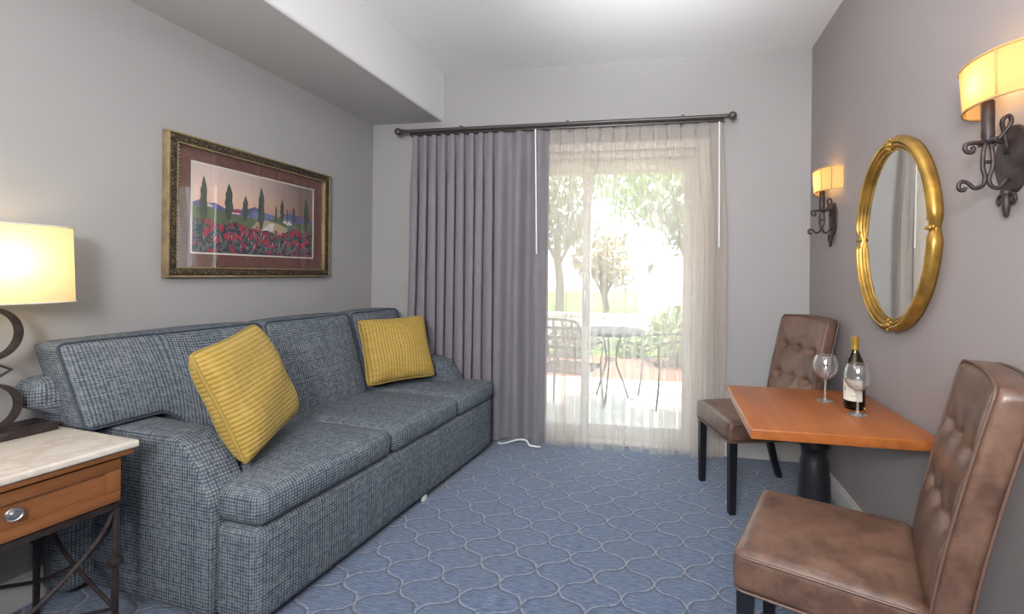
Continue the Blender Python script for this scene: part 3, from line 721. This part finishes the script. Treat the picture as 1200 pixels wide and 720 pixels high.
# ---------------------------------------------------------------- glasses and bottle
def wineglass(label, loc):
    root = thing('wine_glass',label,'glass',loc,0,'wine glasses on the dining table')
    bm = new(); out = [(.034,.112),(.046,.130),(.0515,.152),(.0505,.172),(.046,.190),(.0395,.205)]
    lathe(bm,[(0,.096),(.012,.098),(.024,.104)]+out+[(.0385,.205),(.045,.189),(.0492,.172),(.050,.152),(.0448,.131),(.033,.1135),(.022,.1055),(.010,.0995),(0,.0985)],36); obj('bowl',bm,M['crystal_bowl'],root)
    bm = new(); lathe(bm,[(0,.096),(.0055,.094),(.0042,.07),(.004,.03),(.0055,.010),(.008,.005),(0,.004)],18); obj('stem',bm,M['crystal_stem'],root)
    bm = new(); lathe(bm,[(0,.0055),(.010,.005),(.025,.003),(.0345,.0018),(.035,.0008),(.034,0),(0,0)],36); obj('foot',bm,M['crystal_stem'],root)
    bm = new(); tube(bm,[(.039*math.cos(2*PI*k/32),.039*math.sin(2*PI*k/32),.205) for k in range(32)],.0009,6,True); obj('rim',bm,M['crystal_stem'],root)
wineglass('empty wine glass standing alone, clear of the bottle, before the tufted chair back',(.711,2.249,.719))
wineglass('empty wine glass standing right in front of the wine bottle',(.773,2.056,.719))
wb = thing('wine_bottle','white wine bottle with gold foil neck and cream label','bottle',(.797,2.155,.719))
bm = new(); lathe(bm,[(0,.012),(.028,.006),(.036,0),(.040,.004),(.0412,.012),(.0412,.165),(.039,.182),(.032,.203),(.0225,.225),(.0165,.243),(.0145,.262),(.014,.296),(.0155,.297),(.0155,.302),(0,.302)],36); obj('bottle_body',bm,M['bottle'],wb)
bm = new(); lathe(bm,[(0,.014),(.036,.010),(.0385,.014),(.0385,.164),(.0365,.18),(.030,.20),(.0205,.222),(.0145,.242),(.0125,.255),(0,.255)],30); obj('wine',bm,M['wine'],wb)
bm = new(); lathe(bm,[(.0153,.236),(.0165,.238),(.0150,.262),(.0148,.290),(.0162,.292),(.0162,.305),(.012,.3065),(0,.3065)],28); obj('foil_capsule',bm,M['capsule'],wb)
def arcpatch(bm, r, a0, a1, z0, z1, n=20):
    vs = [[bm.verts.new((r*math.cos(a0+(a1-a0)*k/n),r*math.sin(a0+(a1-a0)*k/n),z)) for k in range(n+1)] for z in (z0,z1)]
    for k in range(n): bm.faces.new([vs[0][k],vs[0][k+1],vs[1][k+1],vs[1][k]])
ca = math.atan2(-2.155,-.797)
bm = new(); arcpatch(bm,.0416,ca-1.55,ca+.75,.038,.128); lbp = obj('label',bm,M['paper'],wb)
M['ink'] = plain('label ink',(.18,.08,.06),.8)
for (a0,a1,z0_,z1_) in ((-1.05,-.93,.076,.096),(-.35,.25,.100,.1025),(-.30,.20,.060,.0618)):
    bm = new(); arcpatch(bm,.0418,ca+a0,ca+a1,z0_,z1_,8); obj('label_print',bm,M['ink'],lbp)

# ================================================================ DINING CHAIRS
def chair(label, loc, rz):
    root = thing('dining_chair',label,'chair',(*loc,0),rz,'brown leather dining chairs')
    hw = .235
    bm = new(); soft(bm,(0,-.018,.4435),(hw,.228,.0585),.030,(14,14,4),(.0,.006,.016)); st = obj('seat',bm,M['leather'],root,sharp=0)
    bm = new()
    tube(bm,dense([(x,y-.018,.487) for x,y in rrect(hw-.004,.224,.03)]),.0042,6,True); tube(bm,dense([(x,y-.018,.392) for x,y in rrect(hw-.003,.225,.03)]),.0042,6,True); obj('piping',bm,M['leather_welt'],st,sharp=0)
    btn = [(x,z) for z in (.855,.685) for x in (-.135,0,.135)]
    z0, z1 = .36, 1.035; th = .041; bw = .218
    yc = lambda z: .242+.118*max(0,(z-.45)/.585)**1.25
    def df(p):
        x, y, z = p; f = -1 if y < 0 else 1; w = ss(0,.8,-y/th)
        d = 0
        if w > 0:
            for bx, bz in btn:
                r2 = (x-bx)**2+(z-bz)**2; d += .018*math.exp(-r2/(.020**2))+.013*math.exp(-r2/(.055**2))
            for bz in (.855,.685): d += .008*math.exp(-((z-bz)/.011)**2)*ss(bw,bw-.03,abs(x))
        z2 = z+(.014*(1-(x/bw)**2) if z > .9 else 0)*ss(.9,1.03,z)
        return (x*(1-.03*ss(.5,.36,z)),yc(z)+y+d*w+.010*(1-(x/bw)**2)*ss(.5,.9,z),z2)
    bm = new(); soft(bm,(0,0,(z0+z1)/2),(bw,th,(z1-z0)/2),.026,(44,3,60),(0,.010,0),df); bk = obj('backrest',bm,M['leather'],root,sharp=0)
    bm = new()
    for yy in (-th+.004,th-.004): tube(bm,[Vector(df(Vector((x,yy*.2,z+(z0+z1)/2)))) + Vector((0,yy*.8,0)) for x,z in [(p.x,p.y) for p in dense([(a,b) for a,b in rrect(bw-.003,(z1-z0)/2-.003,.026)],10)]],.0042,6,True)
    obj('piping',bm,M['leather_welt'],bk,sharp=0)
    for bx, bz in btn:
        p = df(Vector((bx,-th,bz))); bm = new()
        bmesh.ops.create_uvsphere(bm,u_segments=14,v_segments=8,radius=.011,matrix=Matrix.Translation((p[0],p[1]-.004,p[2])) @ Matrix.Diagonal((1,.55,1,1))); obj('button',bm,M['leather'],bk,sharp=0)
    for s in (-1,1):
        bm = new(); b = new(); box(b,(-.5,-.5,0),(.5,.5,1),0)
        for v in b.verts: k = .044 if v.co.z > .5 else .036; v.co = Vector((s*(hw-.032)+v.co.x*k,-.212+v.co.y*k,v.co.z*.387))
        bmesh.ops.bevel(b,geom=b.edges[:],offset=.003,segments=2,affect='EDGES'); merge(bm,b); obj('leg',bm,M['black'],root)
        bm = new(); b = new(); box(b,(-.5,-.5,0),(.5,.5,1),0); bmesh.ops.subdivide_edges(b,edges=[e for e in b.edges if abs(e.verts[0].co.z-e.verts[1].co.z) > .5],cuts=4)
        for v in b.verts:
            k = .034+.010*v.co.z; t = 1-v.co.z; v.co = Vector((s*(hw-.036)+v.co.x*k,.215+.085*t**1.6+v.co.y*k,v.co.z*.387))
        bmesh.ops.bevel(b,geom=[e for e in b.edges if abs(e.verts[0].co.z-e.verts[1].co.z) > .03],offset=.003,segments=2,affect='EDGES'); merge(bm,b); obj('leg',bm,M['black'],root)
    return root
chair('tufted brown leather chair with its back to the wall in front of the table',(.505,1.500),math.radians(-111))
chair('tufted brown leather chair behind the table beside the sheer curtain',(.498,2.845),math.radians(-72))

# ================================================================ MIRROR
mr = thing('oval_mirror','large oval wall mirror in a lobed gold frame','mirror',(R,2.178,1.462))
ma, mb = .338, .412
def notch(a):        # pinch of the outline at the four axis points
    d = min(abs(((a-k*PI/2+PI) % (2*PI))-PI) for k in range(4)); return math.exp(-(d/.075)**2)
prof = [(-.004,.001),(-.003,.010),(.001,.012),(.004,.026),(.001,.036),(-.006,.044),(-.015,.048),(-.022,.046),(-.025,.036),(-.027,.0355),(-.030,.042),(-.035,.043),(-.039,.039),(-.041,.030),(-.043,.0295),(-.047,.033),(-.051,.030),(-.053,.020)]
bm = new(); n = 160; rings = []
for k in range(n):
    a = 2*PI*k/n; nt = notch(a); rg = []
    for w, h in prof:
        f = 1-.0*nt; ra = ma+w-.020*nt*(1 if w > -.03 else .25); rb = mb+w-.020*nt*(1 if w > -.03 else .25)
        rg.append(bm.verts.new((-(h*(1-.30*nt)),ra*math.cos(a),rb*math.sin(a))))
    rings.append(rg)
for k in range(n):
    A, B = rings[k], rings[(k+1)%n]
    for j in range(len(prof)-1): f = bm.faces.new([A[j],A[j+1],B[j+1],B[j]]); f.material_index = 1 if j in (0,8,13) else 0  # shadow edge at the wall painted as darker gold, grooves darkened with it
obj('frame',bm,[M['gold'],M['gold_shadow']],mr,sharp=35)
bm = new(); vs = [bm.verts.new((-.019,(ma-.049)*math.cos(2*PI*k/n),(mb-.049)*math.sin(2*PI*k/n))) for k in range(n)]
bm.faces.new(vs); vb = [bm.verts.new((-.002,(ma-.05)*math.cos(2*PI*k/n),(mb-.05)*math.sin(2*PI*k/n))) for k in range(n)]; bm.faces.new(vb)
for k in range(n): bm.faces.new([vs[k],vs[(k+1)%n],vb[(k+1)%n],vb[k]])
obj('mirror_glass',bm,M['mirror'],mr)
for k in range(4):
    a = k*PI/2; bm = new(); rad = (ma if k%2 == 0 else mb)-.028
    for da, dr_, rr in ((0,0,.011),(.0,.022,.009),(0,-.020,.008),(.030/rad,.010,.008),(-.030/rad,.010,.008),(.030/rad,-.012,.007),(-.030/rad,-.012,.007)):
        ry = (ma-.028+dr_); rz_ = (mb-.028+dr_)
        bmesh.ops.create_icosphere(bm,subdivisions=2,radius=rr,matrix=Matrix.Translation((-.036,ry*math.cos(a+da),rz_*math.sin(a+da))) @ Matrix.Diagonal((.8,1,1,1)))
    obj('leaf_ornament',bm,M['gold'],mr,sharp=0)

# ================================================================ SCONCES (local: +x into the room after the half turn)
def sconce(label, y):
    root = thing('wall_sconce',label,'sconce',(R,y,1.62),PI,'iron wall sconces')
    zt, zb, a1, b1, a0, b0 = .285, .158, .106, .150, .099, .140
    n = 40
    def half(a, b, z): return [(a*math.sin(PI*k/n)**.85+.004,-b*math.cos(PI*k/n),z) for k in range(n+1)]
    bm = new(); rr = [[bm.verts.new(p) for p in half(a0+(a1-a0)*t,b0+(b1-b0)*t,zb+(zt-zb)*t)] for t in (0,.33,.66,1)]
    for A,B in zip(rr,rr[1:]):
        for k in range(n): bm.faces.new([A[k],A[k+1],B[k+1],B[k]])
    sh = obj('shade',bm,M['sconceshade'],root,sharp=0)
    bm = new(); tube(bm,half(a1,b1,zt),.0038,6); tube(bm,half(a0,b0,zb),.0038,6)
    for k in (6,13,27,34): tube(bm,[half(a0,b0,zb)[k],half(a1,b1,zt)[k]],.0032,6)
    obj('shade_binding',bm,M['shade_trim'],sh,sharp=0)
    # plate
    bm = new(); RY_ = Matrix.Rotation(PI/2,4,'Y') @ Matrix.Diagonal((1.45,1,1,1))
    lathe(bm,[(0,.018),(.035,.018),(.045,.014),(.058,.010),(.066,.008),(.068,.0005),(0,.0005)],40,(0,0,0),RY_); obj('backplate',bm,M['iron'],root)
    bm = new(); lathe(bm,[(0,.014),(.006,.012),(.005,.0),(0,.0)],12,(0,0,0),Matrix.Translation((.016,0,.02)) @ Matrix.Rotation(PI/2,4,'Y')); obj('screw',bm,M['black'],root)
    cx = .066
    bm = new(); lathe(bm,[(0,.055),(.013,.055),(.0165,.075),(.0155,.082),(.0155,.165),(.0135,.17),(0,.17)],20,(cx,0,0)); obj('candle',bm,M['iron'],root)
    bm = new(); tube(bm,spline([(.018,0,.052),(.05,0,.053),(.09,0,.051),(.113,0,.050),(.124,0,.040),(.119,0,.026),(.106,0,.024),(.102,0,.034),(.107,0,.039)],6),.0065,8)
    tube(bm,[(cx,-.036,.052),(cx,.036,.052)],.0065,8); obj('cross_bar',bm,M['iron'],root,sharp=0)
    # lyre: two bowed strands which end in scrolls
    bm = new()
    tube(bm,spline([(cx+.006,0,.05),(cx+.011,0,.02),(cx+.012,0,-.02),(cx+.006,0,-.05),(cx+.012,0,-.072),(cx+.032,0,-.080),(cx+.048,0,-.066),(cx+.062,0,-.060),(cx+.072,0,-.068),(cx+.071,0,-.082),(cx+.060,0,-.086),(cx+.055,0,-.077)],6),.006,8)
    tube(bm,spline([(cx-.006,0,.05),(cx-.012,0,.02),(cx-.013,0,-.02),(cx-.004,0,-.052),(cx-.010,0,-.074),(cx-.028,0,-.080),(cx-.040,0,-.066),(cx-.048,0,-.055)],6),.006,8)
    tube(bm,spline([(cx-.008,0,.035),(cx-.03,.012,.07),(cx-.045,.02,.10),(cx-.036,.025,.118),(cx-.022,.022,.105),(cx-.03,.014,.08),(.02,.005,.03)],6),.0055,8)
    tube(bm,[(cx-.012,0,-.005),(cx+.012,0,-.005)],.005,8); obj('scroll_arm',bm,M['iron'],root,sharp=0)
    bm = new(); lathe(bm,[(0,-.165),(.006,-.162),(.010,-.135),(.013,-.115),(.011,-.102),(.015,-.098),(.014,-.088),(0,-.085)],16,(.018,0,0)); 
    for s in (-1,1): tube(bm,spline([(.018,s*.008,-.098),(.018,s*.026,-.100),(.018,s*.036,-.112),(.018,s*.030,-.124),(.018,s*.020,-.120),(.018,s*.021,-.112)],6),.0045,8)
    obj('finial',bm,M['iron'],root,sharp=0)
    bm = new(); lathe(bm,[(0,.17),(.007,.172),(.013,.19),(.011,.212),(.004,.235),(0,.238)],16,(cx,0,0)); obj('bulb',bm,M['bulb'],root)
    light('sconce_light','POINT',(R-cx,y,1.62+.225),None,1.1,(1,.62,.28),shadow_soft_size=.02)
sconce('iron wall sconce with amber shade between the oval mirror and the patio corner',2.95)
sconce('iron wall sconce with amber shade above the near leather chair',1.515)

# ================================================================ OUTSIDE
bm = new(); box(bm,(-6,D+.17,-.16),(6,5.75,-.03)); o = struct('ground_patio',bm,M['concrete'],label='pale concrete patio slab outside the door',cat='patio')
bm = new(); box(bm,(-8,5.75,-.16),(8,7.35,-.04)); struct('ground_bed',bm,M['mulch'],label='red bark bed beyond the patio',cat='ground')
bm = new(); box(bm,(-20,7.35,-.16),(20,34,-.05)); struct('ground_lawn',bm,M['grass'],label='sunny lawn beyond the patio',cat='ground')
bm = new(); box(bm,(-3.2,D+.17,2.45),(2.6,4.6,2.60)); box(bm,(-3.2,4.5,2.27),(2.6,4.6,2.45),.004)
struct('roof_patio',bm,M['roofwood'],label='tan porch roof over the patio door',cat='roof')
def lattice_chair(label, loc, rz):
    root = thing('patio_chair',label,'chair',(*loc,-.03),rz,'dark metal patio chairs')
    w = .255
    bm = new(); tube(bm,dense([(x,y,.42) for x,y in rrect(w,.24,.06)]),.011,8,True)
    for k in range(7): tube(bm,[(-w+.01,-.20+k*.066,.42),(w-.01,-.20+k*.066,.42)],.006,6)
    obj('seat',bm,M['patio_metal'],root,sharp=0)
    yb = lambda z: .22+.16*(z-.42)/.46
    bm = new(); tube(bm,spline([(-w,yb(.42),.42),(-w,yb(.7),.70),(-w+.02,yb(.86),.86),(-w+.08,yb(.90),.90),(0,yb(.91),.91),(w-.08,yb(.90),.90),(w-.02,yb(.86),.86),(w,yb(.7),.70),(w,yb(.42),.42)],6),.012,8)
    for k in range(5): z = .48+k*.088; tube(bm,[(-w+.01,yb(z),z),(w-.01,yb(z),z)],.013,6)
    for k in range(5): x = -.17+k*.085; tube(bm,[(x,yb(.44),.44),(x,yb(.9),.90)],.011,6)
    obj('backrest',bm,M['patio_metal'],root,sharp=0)
    for sx in (-1,1):
        bm = new(); tube(bm,spline([(sx*(w-.01),-.22,.42),(sx*w,-.235,.2),(sx*(w+.015),-.26,0)],6),.011,8); obj('leg',bm,M['patio_metal'],root,sharp=0)
        bm = new(); tube(bm,spline([(sx*(w-.01),.22,.42),(sx*w,.25,.2),(sx*(w+.015),.31,0)],6),.011,8); obj('leg',bm,M['patio_metal'],root,sharp=0)
        bm = new(); tube(bm,spline([(sx*w,yb(.66),.66),(sx*(w+.02),.05,.66),(sx*(w+.02),-.2,.64),(sx*w,-.235,.55),(sx*(w-.01),-.22,.42)],6),.011,8); obj('armrest',bm,M['patio_metal'],root,sharp=0)
    return root
lattice_chair('dark metal lattice patio chair seen from behind, left of the patio table',(-.90,4.30),math.radians(170))
lattice_chair('dark metal lattice patio chair facing left, right of the patio table',(.06,4.85),math.radians(-68))
pt = thing('patio_table','round dark metal patio table between the two patio chairs','table',(-.56,4.78,-.03))
bm = new(); lathe(bm,[(0,.70),(.35,.70),(.36,.708),(.36,.722),(.35,.728),(0,.728)],40); obj('tabletop',bm,M['patio_metal'],pt)
for k in range(3):
    a = .4+k*2*PI/3; bm = new(); tube(bm,spline([(.12*math.cos(a),.12*math.sin(a),.70),(.06*math.cos(a),.06*math.sin(a),.42),(.14*math.cos(a),.14*math.sin(a),.18),(.2*math.cos(a),.2*math.sin(a),.012)],8),.010,8); obj('leg',bm,M['patio_metal'],pt,sharp=0)
bm = new(); tube(bm,[(.062*math.cos(2*PI*k/24),.062*math.sin(2*PI*k/24),.42) for k in range(24)],.008,6,True); obj('leg_ring',bm,M['patio_metal'],pt,sharp=0)
gw = new(); box(gw,(-7,8.0,-.05),(-.10,8.18,.52),.01); box(gw,(-7,7.97,.52),(-.10,8.21,.58),.01); tag(obj('garden_wall',gw,M['stucco']),'low white stucco wall beyond the patio table','wall')
bm = new(); pts = [(-.50,-.05),(.75,-.05),(.75,1.0),(.70,1.0),(.30,1.05)]+[(-.08+.26*math.cos(a*PI/12),1.15+.32*math.sin(a*PI/12)) for a in range(0,13)]+[(-.42,1.0),(-.5,1.0)]
prism(bm,pts,1,8.6,8.85,.01,2); tag(obj('garden_gate_wall',bm,M['stucco']),'tall white garden wall with an arched top behind the right patio chair','wall')
def foliage(bm, c, rad, n, size, rnd):
    for _ in range(n):
        while True:
            p = Vector((rnd.uniform(-1,1),rnd.uniform(-1,1),rnd.uniform(-1,1)))
            if .25 < p.length < 1: break
        q = Vector((c[0]+p.x*rad[0],c[1]+p.y*rad[1],c[2]+p.z*rad[2]))
        a = Vector((rnd.gauss(0,1),rnd.gauss(0,1),rnd.gauss(0,1))).normalized(); b = a.orthogonal().normalized(); s = size*rnd.uniform(.6,1.3)
        v = [bm.verts.new(q+a*s),bm.verts.new(q+b*s*.45),bm.verts.new(q-a*s),bm.verts.new(q-b*s*.45)]; bm.faces.new(v)
def tree(label, x, y, h, r, m, n=900, size=.13, seed=1):
    rnd = random.Random(seed); root = thing('tree',label,'tree',(x,y,-.05),0,'trees beyond the patio')
    bm = new(); tr = h*.45; tube(bm,spline([(0,0,0),(.05,.02,tr*.5),(-.03,.0,tr),(.04,.03,tr*1.5)],6),[.11*r**.3-.003*k for k in range(19)],8)
    for k in range(4):
        a = k*1.6+seed; tube(bm,spline([(0,0,tr*.8),(.3*r*math.cos(a),.3*r*math.sin(a),tr*1.15),(.6*r*math.cos(a),.6*r*math.sin(a),tr*1.5)],4),[.05,.045,.04,.036,.03,.027,.024,.02,.018],6)
    obj('trunk',bm,M['bark'],root,sharp=0)
    bm = new()
    for k in range(9):
        a = k*2.4+seed; rr = r*(.55 if k else 0); foliage(bm,(rr*math.cos(a),rr*math.sin(a),tr+(h-tr)*(.2+.65*((k*.37+seed*.13)%1))),(r*.55,r*.55,(h-tr)*.30),n//9,size,rnd)
    obj('foliage',bm,M[m],root,sharp=0,recalc=False)
tree('olive green tree seen through the left part of the sheer curtain',-2.6,11.0,4.2,1.5,'leaf1',1300,.13,1)
tree('russet leaved tree beside the olive green tree outside',-1.35,10.2,2.3,.7,'leaf3',700,.10,2)
tree('tall fresh green tree in the middle of the patio view',-.6,17.0,6.4,1.8,'leaf2',1300,.16,3)
tree('slim olive green tree behind the arched garden wall',.55,12.0,4.2,1.0,'leaf1',900,.13,4)
def shrub(label, x, y, r, h, m, seed):
    rnd = random.Random(seed); root = thing('shrub',label,'shrub',(x,y,-.05),0,'shrubs beyond the patio')
    bm = new(); 
    for k in range(6): tube(bm,spline([(0,0,0),(r*.3*math.cos(k),r*.3*math.sin(k),h*.4),(r*.6*math.cos(k),r*.6*math.sin(k),h*.8)],4),.012,6)
    obj('stem',bm,M['bark'],root,sharp=0)
    bm = new(); foliage(bm,(0,0,h*.55),(r,r,h*.48),700,.055,rnd); obj('foliage',bm,M[m],root,sharp=0,recalc=False)
shrub('bright green shrub behind the right patio chair',.16,6.9,.42,.85,'leaf2',11)
shrub('green shrub behind the patio table',-.50,7.55,.40,.42,'leaf2',12)
shrub('olive green shrub behind the left patio chair',-1.5,7.5,.45,.45,'leaf1',13)
